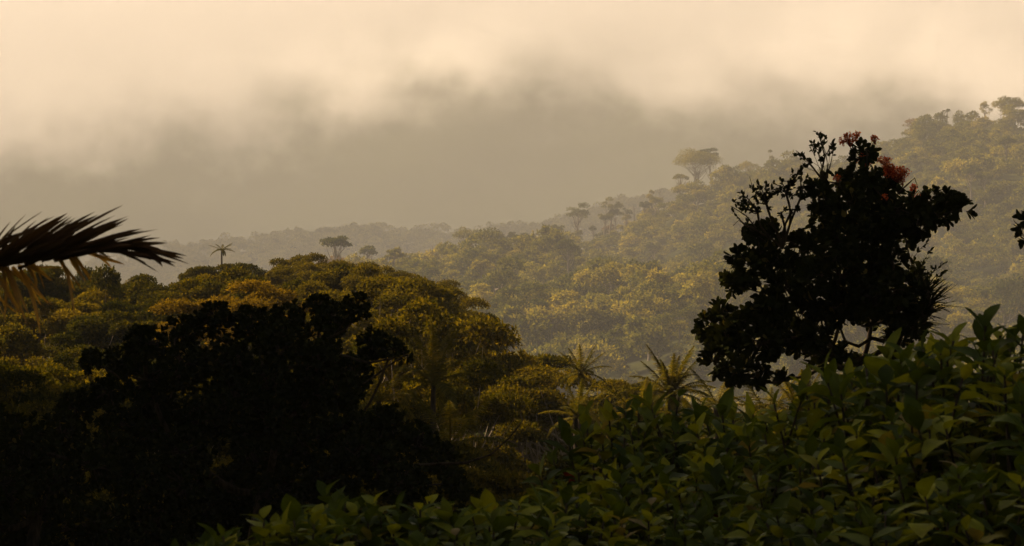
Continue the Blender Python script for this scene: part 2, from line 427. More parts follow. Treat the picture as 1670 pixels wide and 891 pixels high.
# ------------------------------------------------------------------ hazy ridge forest
print('ridge')
def ridge_variant(i):
    rng = np.random.default_rng(500 + i)
    H = rng.uniform(11, 15); rx = rng.uniform(4.2, 6.2); rz = rng.uniform(3.4, 5.4)
    tb, Vv, Qq, T = gen_tree(900 + i, H, rx, rz, H - rz - rx * .2, int(rng.integers(11, 18)), rx * .36, 210, .58, .28, flat=.75, sides=4, up=.6, cn=.6)
    mat = M['far_red'] if i in (6,) else M['far_leaf']
    tv = np.concatenate(tb.V); n = len(Vv)
    Qt = np.concatenate(tb.Q) + n; Tt = np.concatenate(tb.T) + n
    F = [np.concatenate([Qq, Qt]), Tt]
    mi = np.concatenate([np.zeros(len(Qq)), np.ones(len(Qt) + len(Tt))]).astype(int)
    me = mesh_from('ridge_tree', np.concatenate([Vv, tv]), F, [mat, M['bark_far']], np.concatenate([T, np.full(len(tv), .5)]), False, mi)
    return me, (Vv, Qq, T, mat)
RV = [ridge_variant(i) for i in range(8)]
rng = np.random.default_rng(11)
spots = []
y = 620.0
while y < 1560:
    stp = 9.0 if y > 800 else 13
    umin, umax = 380, 1760
    x = (umin - 835) / FPX * y + rng.uniform(0, 9)
    while x < (umax - 835) / FPX * y:
        px, py = x + rng.uniform(-3.5, 3.5), y + rng.uniform(-4, 4)
        u = px / py * FPX + 835; rr = float(np.interp(u, RID_U, RID_R))
        if py < rr + 14: spots.append((px, py))
        x += rng.uniform(7.5, 11.5)
    y += stp * 1.1
def vis_key(p):
    u = p[0] / p[1] * FPX + 835; v = HZ - height(*p) / p[1] * FPX
    # the ones that can be seen past the near canopy, nearest first
    return (0 if (v < 600 and 700 < u < 1690) else 1, p[1] + (0 if u > 760 else 300))
spots.sort(key=vis_key)
indiv, rest = spots[:280], spots[280:]
# every third individual comes from the crest instead, where crowns stand against the mist
def near_crest(p):
    u = p[0] / p[1] * FPX + 835; return abs(p[1] - float(np.interp(u, RID_U, RID_R)))
crest = sorted([p for p in rest if near_crest(p) < 18 and 480 < p[0] / p[1] * FPX + 835 < 1690], key=near_crest)[:70]
cs = set(crest); indiv = indiv[:215] + crest; ids = set(indiv); rest = [p for p in spots if p not in ids]
for i, (x, y) in enumerate(indiv):
    k = int(rng.integers(0, 8)) if rng.random() > .1 else 0
    if k == 6 and rng.random() < .5: k = 2
    o = link('ridge_tree', RV[k][0]); s_ = rng.choice([rng.uniform(.45, .9), rng.uniform(.8, 1.2), rng.uniform(1.2, 1.65)], p=[.4, .42, .18]) if near_crest((x, y)) > 60 else (rng.uniform(.45, .85) if rng.random() > .18 else rng.uniform(.95, 1.25))
    o.location = (x, y, height(x, y) - .3); o.rotation_euler = (0, 0, rng.uniform(0, 6.28)); o.scale = (s_, s_, s_ * rng.uniform(.8, 1.2))
    if k == 6: tag(o, 'russet crowned tree among the green canopy of the hazy right hand ridge', 'tree', 'russet trees on the hazy ridge')
    elif near_crest((x, y)) < 18: tag(o, 'hazy tree along the crest line of the right hand ridge', 'tree', 'trees on the crest of the hazy ridge')
    else: tag(o, 'hazy rounded canopy tree on the slope below the ridge crest', 'tree', 'canopy trees on the hazy ridge slope')
def stuff_forest(name, pts, label, sc, keep, seed, mat_='far_leaf'):
    rng = np.random.default_rng(seed); mb = MB()
    for (x, y) in pts:
        Vv, Qq, T, mat = RV[int(rng.integers(0, 6))][1]
        q = np.where(rng.random(len(Qq)) < keep)[0]
        v4 = Vv.reshape(-1, 4, 3)[q]; a = rng.uniform(0, 6.28); s_ = sc * rng.uniform(.5, 1.2) * (.65 if y < 1700 and near_crest((x, y)) < 60 else 1)
        cen = v4[:, :1]; v4 = cen + (v4 - cen) * (1 / keep) ** .4
        Rm = np.array(((math.cos(a), -math.sin(a), 0), (math.sin(a), math.cos(a), 0), (0, 0, rng.uniform(.8, 1.15))))
        vv = v4.reshape(-1, 3) @ Rm.T * s_ + np.array((x, y, height(x, y) - rng.uniform(.5, 4.5)))
        mb.add(vv, np.arange(len(q) * 4).reshape(-1, 4), None, np.clip(np.repeat(T.reshape(-1, 4)[q, 0], 4) + rng.normal(0, .16), 0, 1))
    return tag(link(name, mb.mesh(name, M[mat_])), label, 'forest', kind='stuff')
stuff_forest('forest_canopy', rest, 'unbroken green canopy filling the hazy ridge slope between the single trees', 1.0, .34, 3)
pts = []
for i in range(1500):
    y = 2150 + 480 * rng.random() ** .6; u = rng.uniform(150, 1250); pts.append(((u - 835) / FPX * y, y))
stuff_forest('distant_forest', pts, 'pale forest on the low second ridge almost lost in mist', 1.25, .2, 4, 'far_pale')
pts = [(rng.uniform(-.3, .3) * y, y) for y in rng.uniform(270, 640, 420)] + [(rng.uniform(-.05, .13) * y, y) for y in rng.uniform(640, 900, 170)]
stuff_forest('valley_forest', pts, 'dim forest in the valley beyond the near hill', .95, .2, 5)

# emergent trees that stand above the crest, one by one
def emergent(u, vtop, vbase, wpx, seed, label, name='emergent_tree', R_=None, flat=.72, dens=1.0, nc=10, rzf=.32, forks=1, mat='far_leaf', dx=0):
    rr = R_ or float(np.interp(u, RID_U, RID_R)) - 4
    p = at(u, vtop, rr); gz = height(p.x, rr)
    H = p.z - gz; m_px = rr / FPX; rx = wpx * m_px / 2
    ch = max(2.0, (vbase - vtop) * m_px)
    d = tree_data('emergent', M[mat], M['bark_far'], seed=seed, H=H, rx=rx * .85, rz=ch * .46, zc=H - ch * .55, nclump=int(nc * 1.6), cr=rx * .33, nleaf=int(150 * dens), leaf=.55, cn=.5, trunk_r=.55, flat=flat, fork=.45, pack=.3, droop=.1)
    return put_tree(d, name, (p.x, rr, gz), 0, 1, label)
emergent(1134, 243, 284, 76, 21, 'tall umbrella crowned tree standing highest above the middle of the hazy crest', nc=22, dens=1.5, R_=1440)
emergent(1160, 241, 262, 36, 22, 'slender flat topped tree touching the right side of the tall umbrella tree on the crest', nc=6, flat=.4)
emergent(1108, 284, 298, 34, 221, 'low spreading tree leaning out left under the tall umbrella tree', nc=6, flat=.5)
emergent(941, 330, 366, 46, 23, 'round crowned tree on two bare trunks alone on the middle of the crest', nc=9)
emergent(995, 321, 352, 34, 24, 'small round crowned tree on a thin trunk beside the two trunked crest tree', nc=7)
emergent(1020, 338, 356, 22, 25, 'sparse little tree with a ragged top in a dip of the crest', nc=4, dens=.6)
emergent(1066, 306, 345, 14, 26, 'narrow ragged column shaped tree on the crest', nc=7, dens=.8, flat=1.1)
emergent(757, 368, 400, 50, 27, 'broad tree at the left foot of the hazy ridge crest', nc=9)
emergent(812, 374, 410, 34, 28, 'narrow leafy tree between two wider ones on the low left crest', nc=7)
emergent(853, 380, 404, 34, 29, 'loose crowned tree on the low left crest with pale mist behind', nc=6)
emergent(735, 395, 425, 26, 30, 'short bushy tree at the very left end of the ridge crest', nc=6)
emergent(1257, 240, 285, 16, 31, 'narrow tree poking above the crest left of the dark flowering tree', nc=6, flat=1)
emergent(1215, 262, 290, 44, 32, 'low wide tree on the crest between the bare snag and the dark flowering tree', nc=8)
emergent(1485, 193, 214, 36, 33, 'bare looking pinkish tree with an airy round crown on the upper right skyline', nc=8, dens=.55, mat='far_red')
emergent(1544, 177, 188, 14, 34, 'tiny flat tree on a thin stem on the upper right skyline', nc=3, dens=.6)
emergent(1608, 163, 200, 26, 35, 'two pronged tree with upright limbs on the upper right skyline', nc=5, flat=1.1, dens=.8)
emergent(1655, 156, 185, 40, 36, 'broad tree at the right edge of the upper skyline', nc=7)
emergent(1300, 262, 285, 34, 39, 'rounded tree on the crest directly behind the dark flowering tree', nc=7)
emergent(543, 384, 412, 52, 37, 'lone flat crowned tree in the mist above the near canopy left of centre', nc=9, R_=820, flat=.45)
emergent(640, 405, 432, 34, 38, 'misty round tree right of the lone flat crowned tree', nc=7, R_=980)
emergent(602, 400, 425, 30, 40, 'faint pale tree between the lone flat tree and the misty round tree', nc=6, R_=1000)
emergent(680, 412, 430, 22, 41, 'small misty tree near the left foot of the ridge', nc=5, R_=1080)
SE = [tree_data('slope_emergent', M['far_leaf'], M['bark'], seed=820 + i, H=17.0, rx=3.6, rz=2.2, zc=14.0, nclump=12, cr=1.35, nleaf=150, leaf=.55, trunk_r=.42, flat=.7, sides=5, fork=.55, pack=.3, droop=.1, cn=.5) for i in range(3)]
for i in range(26):
    rr = rng.uniform(840, 1380); u = rng.uniform(760, 1680); x = (u - 835) / FPX * rr
    if rr > float(np.interp(u, RID_U, RID_R)) - 20: continue
    s_ = rng.uniform(.7, 1.15)
    put_tree(SE[i % 3], 'slope_tree', (x, rr, height(x, rr) - .5), rng.uniform(0, 6.28), s_, 'tall pale trunked tree standing above the canopy of the hazy slope', 'tree', 'pale trunked trees on the hazy slope')
for i in range(30):   # slender trees strung along the crest
    u = 700 + i * 21.5 + rng.uniform(-9, 9)
    if 1085 < u < 1180: continue
    rr = float(np.interp(u, RID_U, RID_R)) - rng.uniform(2, 30); x = (u - 835) / FPX * rr; s_ = rng.uniform(.55, .98)
    o_ = put_tree(SE[i % 3], 'slope_tree', (x, rr, height(x, rr) - .5), rng.uniform(0, 6.28), (s_ * rng.uniform(.7, 1.1), s_ * rng.uniform(.7, 1.1), s_), 'slender long trunked tree rising from the crest line of the hazy ridge', 'tree', 'slender trees on the ridge crest')
def snag(u, vtop, rr, seed, label, lean=0):
    p = at(u, vtop, rr); gz = height(p.x, rr); H = p.z - gz; rg = np.random.default_rng(seed)
    root = empty('dead_tree', (p.x, rr, gz)); tb = MB()
    path = [(lean * t * H + rg.normal(0, .12), 0, -1 + t * (H + 1)) for t in np.linspace(0, 1, 7)]
    tb.tube(path, [.42, .36, .3, .26, .2, .14, .06], 5); link('trunk', tb.mesh('snag_trunk', M['bark_far'], True), root)
    for k in range(5):
        b = MB(); q = path[rg.integers(3, 6)]; a = rg.uniform(-1, 1); L = rg.uniform(1.5, 3.5)
        e = (q[0] + a * L, q[1] + rg.uniform(-1, 1), q[2] + L * .9)
        b.tube([q, ((q[0] + e[0]) / 2 + a * .4, (q[1] + e[1]) / 2, (q[2] + e[2]) / 2 - .1), e], [.13, .09, .03], 4)
        link('branch', b.mesh('snag_branch', M['bark_far'], True), root)
    tag(root, label, 'dead tree')
snag(1183, 258, 1448, 1, 'bare leaning dead tree just right of the tall umbrella tree', -.08)
snag(1074, 305, 1446, 2, 'thin bare trunk beside the narrow ragged tree on the crest', .03)
snag(706, 402, 1140, 3, 'thin bare stem standing alone at the left foot of the ridge', 0)
snag(1568, 186, 1545, 4, 'short bare stick of a trunk on the upper right skyline', 0)

for i, u in enumerate((778, 832, 888, 902, 968, 1036, 1090, 1204, 1232, 1272, 1526, 1590, 1632)):
    rr = float(np.interp(u, RID_U, RID_R)) - 6; base_v = HZ - height((u - 835) / FPX * rr, rr) / rr * FPX
    snag(u, base_v - (30, 44, 36, 48, 40, 50, 34, 42, 52, 38, 36, 44, 40)[i], rr, 40 + i, 'thin bare dead trunk among the leafy crest trees of the hazy ridge', (-.05, .04, .0, .07, -.03)[i % 5])
    for o in [o for o in C.objects if o.get('label') == 'thin bare dead trunk among the leafy crest trees of the hazy ridge']: o['group'] = 'dead trunks on the ridge crest'

# ------------------------------------------------------------------ near hill forest
print('mid')
MV = []
for i in range(8):
    rg = np.random.default_rng(40 + i)
    H = 7.0; rx = rg.uniform(2.0, 2.7); rz = (1.2, 1.8, 1.5, 2.2, 2.1, 1.6, 1.1, 1.9)[i]
    flat = (.38, .45, .5, .6, .7, .6, .36, .5)[i]
    mat = M['mid_leaf']
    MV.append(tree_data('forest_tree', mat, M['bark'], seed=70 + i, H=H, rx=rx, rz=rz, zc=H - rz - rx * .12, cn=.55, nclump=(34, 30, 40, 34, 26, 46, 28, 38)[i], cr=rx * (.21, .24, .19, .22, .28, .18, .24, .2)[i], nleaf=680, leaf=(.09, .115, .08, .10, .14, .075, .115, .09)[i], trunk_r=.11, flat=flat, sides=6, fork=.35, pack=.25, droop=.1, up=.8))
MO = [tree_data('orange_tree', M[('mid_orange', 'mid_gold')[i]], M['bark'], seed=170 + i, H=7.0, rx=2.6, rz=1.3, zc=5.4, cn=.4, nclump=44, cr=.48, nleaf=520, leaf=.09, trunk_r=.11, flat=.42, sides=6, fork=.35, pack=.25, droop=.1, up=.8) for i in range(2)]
SKY_U = [-300, 0, 60, 150, 230, 280, 340, 380, 430, 500, 570, 600, 700, 740, 790, 810, 830, 880, 940, 980, 1020, 1060, 1130, 1200, 1350, 1800]
SKY_V = [430, 436, 428, 432, 428, 448, 444, 426, 414, 411, 418, 428, 446, 472, 486, 520, 562, 566, 566, 578, 592, 596, 606, 634, 644, 650]
rg = np.random.default_rng(8)
placed = []
def mid_tree(u, r, vtop, data, label, name='forest_tree', group=None, wide=1.0):
    p = at(u, vtop, r); gz = height(p.x, r); H = p.z - gz
    s_ = max(.35, H / 7.0); sw = (0.55 * s_ + .45) * wide
    placed.append((p.x, r))
    return put_tree(data, name, (p.x, r, gz), rg.uniform(0, 6.28), (sw, sw, s_), label, 'tree', group)
# skyline row
sky_specs = [(u_ + 9 * math.sin(u_), 150 + 18 * math.sin(u_ * .7), dv_ + 4 * math.sin(u_ * 1.3), 'm') for dv_, st_ in ((0, 0), (9, 21)) for u_ in range(-40 + st_, 705, 42)] + [(705, 128, 10, 'm'), (735, 122, 14, 'm')]
for u, r, dv, k in sky_specs:
    v = float(np.interp(u, SKY_U, SKY_V)) + dv
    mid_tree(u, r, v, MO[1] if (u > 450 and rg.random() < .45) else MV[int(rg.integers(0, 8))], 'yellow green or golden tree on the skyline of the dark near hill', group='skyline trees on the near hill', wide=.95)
mid_tree(430, 118, 446, MO[0], 'wide orange brown tree with layered crown on the near hill left of centre', wide=1.15)
mid_tree(500, 125, 452, MO[1], 'golden brown tree overlapping the right side of the wide orange brown one', wide=.9)
mid_tree(640, 112, 440, MO[1], 'golden brown feathery tree at the top of the near hill right of its centre', wide=1.1)
mid_tree(590, 100, 520, MV[2], 'tree with spreading branches in front of the golden brown tree')
mid_tree(704, 96, 480, MV[1], 'tree with branches reaching right over the valley at the end of the near hill', wide=.9)
mid_tree(745, 86, 560, MV[7], 'low golden crown below the tree that reaches over the valley', wide=.8)
mid_tree(865, 98, 568, MV[6], 'flat topped green tree with lit layers at the bottom of the skyline dip', wide=1.05)
mid_tree(925, 92, 578, MV[0], 'flat topped green tree right of the lowest dip in the skyline')
mid_tree(1010, 96, 592, MV[3], 'bare twigged bushy tree left of the tall upright palm', wide=.9)
mid_tree(1150, 92, 612, MV[3], 'green tree behind the dark tree and right of the tall upright palm')
mid_tree(1240, 88, 636, MV[5], 'low yellow green tree seen under the dark flowering tree')
mid_tree(1330, 90, 640, MV[4], 'yellow green tree under the right side of the dark flowering tree')
mid_tree(855, 66, 742, MV[5], 'low rounded bush like tree lit on top at the middle of the lower frame', wide=.7)
tries = 0; cnt = 0
while cnt < 105 and tries < 4000:
    tries += 1
    u = rg.uniform(-80, 1300); r = rg.uniform(54, 150) ; x = (u - 835) / FPX * r
    if any((x - a) ** 2 + ((r - b) * .8) ** 2 < 2.7 ** 2 for a, b in placed): continue
    S0 = float(np.interp(u, SKY_U, SKY_V))
    S0 = max(float(np.interp(u + du, SKY_U, SKY_V)) for du in (-60, 0, 60, 115))
    vt = S0 + 14 + (150 - r) * (2.6 if u > 300 else 2.2) + rg.uniform(-26, 40)
    if vt > 900: continue
    orange = rg.random() < .04
    mid_tree(u, r, vt, MO[1] if orange else MV[int(rg.integers(0, 8))],
             'brownish crowned tree within the dim canopy of the near hill' if orange else 'green tree within the dim canopy of the near hill',
             group='brownish trees in the near canopy' if orange else 'green trees in the near canopy')
    cnt += 1
for i, u in enumerate(range(640, 1010, 46)):
    mid_tree(u + rg.uniform(-12, 12), 57 + (i * 37 % 9), 738 + (i * 53 % 40) - 20, MV[(i * 3) % 8], 'green tree within the dim canopy of the near hill', group='green trees in the near canopy', wide=.8)
print('mid trees', cnt)

# ------------------------------------------------------------------ palms
def frond_mesh(seed, L, leaf, mat, arch=.55, n=44, w=.05, vee=.5, hang=.3, name='frond'):
    """frond along +X from the origin, arching; leaflets both sides"""
    rg = np.random.default_rng(seed); mb = MB()
    def pt(t): return np.array((L * (t - .18 * arch * t * t), 0, L * (.35 * t - arch * t * t * .8)))
    mb.tube([pt(t) for t in np.linspace(0, 1, 10)], list(np.linspace(.02, .004, 10) * L / 2), 5, .6)
    P = []; D = []; Nn = []; Ls = []
    for i in range(n):
        t = .12 + .88 * i / (n - 1); p = pt(t); tan = pt(min(1, t + .02)) - pt(t - .02); tan /= np.linalg.norm(tan)
        for s_ in (-1, 1):
            sweep = .35 + .9 * t + rg.normal(0, .06)
            d = np.array((0, s_, 0)) * math.cos(sweep * .7) + tan * math.sin(sweep * .7) + np.array((0, 0, vee * .4 - hang * rg.uniform(.5, 1.2)))
            P.append(p); D.append(d); Nn.append(np.array((0, -s_ * vee, 1.0)) + rg.normal(0, .15, 3))
            Ls.append(leaf * (math.sin(PI * min(1, .18 + t * .8)) * .8 + .2) * rg.uniform(.85, 1.1))
    P, D, Nn, Ls = map(np.array, (P, D, Nn, Ls))
    Vv, Qq, k = blades(P, D, Nn, Ls, np.full(len(Ls), w), 'strap', curl=rg.uniform(.1, .5, len(Ls)), fold=.25)
    mb.add(Vv, Qq, None, np.repeat(np.clip(rg.normal(.5, .2, len(Ls)), 0, 1), k))
    return mb.mesh(name, mat, False)
PF = [frond_mesh(i, 2.2, .36, M['palm_leaf'], arch=a, n=52, w=.045) for i, a in enumerate((.25, .5, .75))]
def palm(u, v, r, seed, label, nf=14, upright=.7, sc=1.0, trunk=True, spread=1.0):
    rg = np.random.default_rng(seed); p = at(u, v + 14, r); gz = height(p.x, r)
    root = empty('palm_tree', (p.x, r, gz)); H = p.z - gz
    tb = MB(); tb.tube([(rg.normal(0, .03) * t, rg.normal(0, .03) * t, -.3 + t * (H + .3)) for t in np.linspace(0, 1, 8)], [.11, .09, .085, .08, .08, .08, .085, .05], 8)
    link('trunk', tb.mesh('palm_trunk', M['bark_dark'], True), root)
    for k in range(nf):
        q = (k + .5) / nf
        f = link('frond', PF[0 if q < .4 else 1 if q < .75 else 2], root)
        f.location = (0, 0, H); el_ = min(1.15, (1.2 - q * 1.4) * upright * 1.1)
        f.rotation_euler = (0, -el_ + .2, k * 2.4 + rg.uniform(-.2, .2)); s_ = sc * rg.uniform(.8, 1.1); f.scale = (s_ * .9, s_ * .9, s_ * .9)
    tag(root, label, 'palm tree'); return root
palm(362, 394, 205, 1, 'tiny palm silhouetted on the skyline left of the orange trees', 12, .5, .50)
palm(706, 612, 74, 2, 'palm with tall arching feather fronds below the golden brown tree', 13, 1.1, .85)
palm(948, 596, 84, 3, 'palm rising out of the canopy just behind the flat topped green trees', 16, .9, .48)
palm(942, 668, 66, 4, 'dim palm with fountain shaped fronds in the shaded centre of the canopy', 15, 1.0, .48)
palm(1094, 630, 62, 5, 'large pale lit palm with upright fronds left of the dark flowering tree', 26, 1.1, .55)
palm(1045, 668, 60, 12, 'smaller palm tucked left below the large pale lit palm', 14, .9, .5)
palm(1305, 664, 52, 6, 'yellowish palm with dense fronds beneath the dark flowering tree', 22, .95, .5)
palm(1255, 672, 56, 7, 'palm with drooping yellow fronds left of the dense yellowish palm', 12, .8, .55)
palm(1170, 650, 58, 8, 'short palm between the large lit palm and the dark flowering tree', 12, .8, .5)
palm(735, 712, 58, 9, 'shaded palm with one long frond arching to the right low in the canopy', 9, .7, .8)
palm(620, 640, 70, 10, 'shaded palm at the right edge of the black foreground tree', 10, .8, .6)

# ------------------------------------------------------------------ black foreground trees with thick leaves
print('dark trees')
def rosettes(C_, OUT, leafL, nper, rg, shape='spoon', wr=.48, spread=.9):
    """C_ (m,3) twig ends, OUT (m,3) directions"""
    P = []; D = []; Nn = []; L = []
    for c, o_ in zip(C_, OUT):
        o_ = o_ / (np.linalg.norm(o_) + 1e-9)
        a = np.cross(o_, rg.normal(0, 1, 3)); a /= np.linalg.norm(a) + 1e-9; b = np.cross(o_, a)
        for k in range(nper):
            ph = k * 2.4 + rg.uniform(-.3, .3); op = spread * rg.uniform(.35, 1.15)
            side = a * math.cos(ph) + b * math.sin(ph)
            d = o_ * math.cos(op) + side * math.sin(op)
            P.append(c - o_ * leafL * .12 * k / nper); D.append(d); Nn.append(o_ * math.sin(op) - side * math.cos(op) + rg.normal(0, .12, 3))
            L.append(leafL * rg.uniform(.65, 1.15))
    P, D, Nn, L = map(np.array, (P, D, Nn, L))
    Vv, Qq, k = blades(P, D, Nn, L, L * wr, shape, curl=rg.uniform(-.1, .35, len(L)), fold=.12, rng=rg)
    return Vv, Qq, np.repeat(np.clip(rg.beta(2, 2.5, len(L)) + (rg.random(len(L)) < .03) * .5, 0, 1), k)

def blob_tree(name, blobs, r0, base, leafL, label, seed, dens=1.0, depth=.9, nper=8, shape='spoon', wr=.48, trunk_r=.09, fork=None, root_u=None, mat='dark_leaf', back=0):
    """blobs: (u, v, radius in pixels). Every blob becomes a leafy clump at its own depth around distance r0, fed by a limb"""
    rg = np.random.default_rng(seed); m_px = r0 / FPX
    pb = at(base[0], 445, r0); gz = height(pb.x, r0)
    root = empty(name, (pb.x, r0, gz)); O = np.array((pb.x, r0, gz))
    cen = []
    for (u, v, r) in blobs:
        dy = rg.uniform(-depth, depth); c = np.array(at(u, v, r0 + dy)) - O; cen.append((c, r * m_px))
    fk = np.array(at(fork[0], fork[1], r0)) - O
    tb = MB()
    p0 = np.array((0, 0, -.3))
    tb.tube(curved(p0, fk, -.02, rg, 8), [trunk_r * a for a in (1.6, 1.2, 1.05, 1, .95, .92, .9, .85, .7)], 9)
    VV = []; QQ = []; TT = []; n0 = 0
    nodes = [(fk, .62)]
    for c, r in sorted(cen, key=lambda q: np.linalg.norm(q[0] - fk)):
        dd = [np.linalg.norm(c - q) + .35 * np.linalg.norm(q - fk) for q, _ in nodes]; j = int(np.argmin(dd)); s0, k0 = nodes[j]
        k1 = max(.12, k0 * .72); nodes.append((c, k1))
        tb.tube(curved(s0, c, .12, rg, 6), [trunk_r * (k0 * (1 - i / 6) + k1 * i / 6) * .8 for i in range(7)], 6)
    for c, r in cen:
        m_ = max(5, int(dens * 34 * (r / .28) ** 2))
        v = nrm(rg.normal(0, 1, (m_, 3))); q = rg.uniform(.35, 1, m_) ** .5
        cc = c + v * (q * r * .82)[:, None] * np.array((1, 1.25, .92))
        for i in range(0, m_, 3):
            tb.tube([c, (c + cc[i]) / 2 + rg.normal(0, .02, 3), cc[i]], [trunk_r * .14, trunk_r * .1, trunk_r * .06], 4)
        Vv, Qq, T = rosettes(cc, v + np.array((0, 0, .35)), leafL, nper, rg, shape, wr)
        VV.append(Vv); QQ.append(Qq + n0); TT.append(T); n0 += len(Vv)
    link('trunk', tb.mesh(name + '_trunk', M['bark_dark'], True), root)
    cr_ = link('crown', mesh_from(name + '_crown', np.concatenate(VV), [np.concatenate(QQ)], M[mat], np.concatenate(TT), True), root)
    tag(root, label, 'tree')
    return root, cen, O, fk, rg

def cc4(u, v, r): return (1120 + u * .5387, 180 + v * .5387, r * .5387)
B = [cc4(*b) for b in [
 (72, 655, 42), (110, 620, 40), (120, 700, 55), (90, 760, 42), (150, 785, 45), (215, 810, 30), (180, 640, 60), (250, 600, 60), (230, 700, 60), (300, 690, 60),
 (150, 520, 40), (190, 485, 42), (150, 437, 22), (225, 440, 45), (280, 470, 50), (215, 375, 38), (250, 370, 32), (300, 540, 55), (360, 600, 65), (380, 500, 65), (360, 420, 60), (340, 690, 45),
 (420, 330, 55), (400, 260, 42), (450, 220, 36), (500, 220, 36), (550, 215, 38), (590, 220, 34), (610, 260, 46), (480, 290, 60), (550, 300, 60), (470, 400, 75), (560, 390, 65), (620, 350, 52), (640, 300, 45),
 (690, 285, 36), (740, 275, 34), (790, 280, 36), (830, 295, 30), (770, 320, 34), (700, 345, 40), (660, 380, 34), (740, 325, 30),
 (460, 500, 75), (560, 490, 70), (620, 450, 40), (470, 600, 66), (560, 570, 66), (640, 540, 50), (390, 740, 36), (400, 690, 40), (560, 625, 34), (640, 610, 55), (680, 580, 45), (650, 670, 42), (690, 650, 34),
 (420, 745, 34), (470, 745, 26), (520, 775, 28), (300, 815, 16), (700, 500, 30), (525, 120, 22), (545, 130, 18), (520, 150, 20)]]
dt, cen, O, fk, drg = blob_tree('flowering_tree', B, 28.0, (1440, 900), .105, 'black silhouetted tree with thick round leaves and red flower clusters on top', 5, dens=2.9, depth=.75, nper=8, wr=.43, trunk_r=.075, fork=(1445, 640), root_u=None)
# curved limbs visible below the crown
def limb(pts, r0, rad, root, O, name='branch'):
    mb = MB(); P = [tuple(np.array(at(u, v, r0)) - O) for u, v in pts]
    mb.tube(P, list(np.linspace(rad, rad * .35, len(P))), 6); return link(name, mb.mesh(name, M['bark_dark'], True), root)
for pts, rad in [([cc4(*p, 0)[:2] for p in [(600, 700), (560, 690), (520, 715), (480, 700), (465, 660), (470, 620)]], .022),
                 ([cc4(*p, 0)[:2] for p in [(640, 700), (560, 745), (500, 760), (430, 735), (380, 745)]], .03),
                 ([cc4(*p, 0)[:2] for p in [(600, 640), (540, 655), (500, 640), (495, 610)]], .016),
                 ([cc4(*p, 0)[:2] for p in [(520, 240), (540, 190), (535, 150), (530, 110)]], .02),
                 ([cc4(*p, 0)[:2] for p in [(420, 240), (405, 200), (418, 140), (405, 90), (395, 65)]], .012),
                 ([cc4(*p, 0)[:2] for p in [(405, 205), (380, 170), (355, 140), (330, 122)]], .009),
                 ([cc4(*p, 0)[:2] for p in [(418, 140), (432, 118), (444, 100)]], .006),
                 ([cc4(*p, 0)[:2] for p in [(640, 250), (668, 225), (690, 205), (700, 235)]], .010)]:
    limb(pts, 28.0, rad, dt, O)
# fine leaved twig sprays: a mistletoe like shrub in the upper left of the tree
def spray(root_uv, tips, r0, leafL, npt, name, seed, hubs=None, rad=.010, wr=.5, shape='pointed', leafnear=.35, label=None, cat=None, parent=None, O=None, mat='dark_leaf', dj=.25):
    rg = np.random.default_rng(seed)
    own = parent is None
    base = np.array(at(*root_uv, r0))
    if own: parent = empty(name, tuple(base)); O = base
    tb = MB(); P = []; D = []; done = set()
    for (u, v) in tips:
        e = np.array(at(u, v, r0 + rg.uniform(-dj, dj))) - O; s0 = base - O
        if hubs:
            hb = min(hubs, key=lambda h: math.hypot(h[0] - u, h[1] - v)); hq = np.array(at(hb[0], hb[1], r0 + .05 * math.sin(hb[0]))) - O
            if hb not in done: tb.tube(curved(s0, hq, -.1, rg, 5), [rad] * 6, 5); done.add(hb)
            s0 = hq
        c = curved(s0, e, rg.uniform(-.35, .25), rg, 7)
        tb.tube(c, list(np.linspace(rad * .7, rad * .2, 8)), 5)
        for k in range(npt):
            t = 1 - leafnear * rg.random() ** 1.3; i = min(6, int(t * 7)); f = t * 7 - i
            q = c[i] * (1 - f) + c[i + 1] * f; dd = c[i + 1] - c[i]; dd = dd / (np.linalg.norm(dd) + 1e-9)
            P.append(q); D.append(dd * .7 + rg.normal(0, .6, 3) + np.array((0, 0, .2)))
    P = np.array(P); D = np.array(D); n = len(P); L = leafL * rg.uniform(.7, 1.2, n)
    Vv, Qq, k = blades(P, D, rg.normal(0, 1, (n, 3)) + np.array((0, -.3, .6)), L, L * wr, shape, curl=.1, fold=.1)
    link('stem' if own else 'twig', tb.mesh('stems', M['bark_dark'], True), parent)
    link('foliage', mesh_from('foliage', Vv, [Qq], M[mat], np.repeat(np.clip(rg.beta(2, 3, n), 0, 1), k), True), parent)
    if own: tag(parent, label, cat)
    return parent
rq = np.random.default_rng(77)
tips = [cc4(u, v, 0)[:2] for u, v in [(140, 275), (150, 295), (165, 250), (195, 235), (215, 225), (240, 215), (262, 222), (285, 210), (305, 225), (322, 190), (335, 210), (350, 180), (362, 205), (230, 260), (260, 255), (290, 262), (320, 260), (345, 250), (200, 290), (250, 300), (300, 300), (340, 300), (180, 330), (170, 275), (275, 240), (330, 235)]]
spray(cc4(290, 420, 0)[:2], tips + [(u_ + rq.uniform(-16, 16), v_ + rq.uniform(-10, 26)) for u_, v_ in tips], 27.7, .050, 10, 'epiphyte_shrub', 3, hubs=[cc4(u, v, 0)[:2] for u, v in [(250, 340), (285, 310), (215, 310), (190, 350), (320, 300), (345, 265), (240, 280), (300, 250)]], rad=.011, leafnear=.6, label='fine leaved twiggy shrub growing out of the upper left of the black flowering tree', cat='shrub')
spray(cc4(418, 215, 0)[:2], [cc4(u, v, 0)[:2] for u, v in [(330, 125), (345, 135), (378, 118), (392, 65), (405, 75), (420, 80), (440, 100), (446, 112), (432, 122), (372, 150), (412, 140), (355, 165), (398, 110), (380, 95)]], 28.0, .055, 9, 'top_twig', 4, rad=.006, parent=dt, O=O, leafnear=.22)
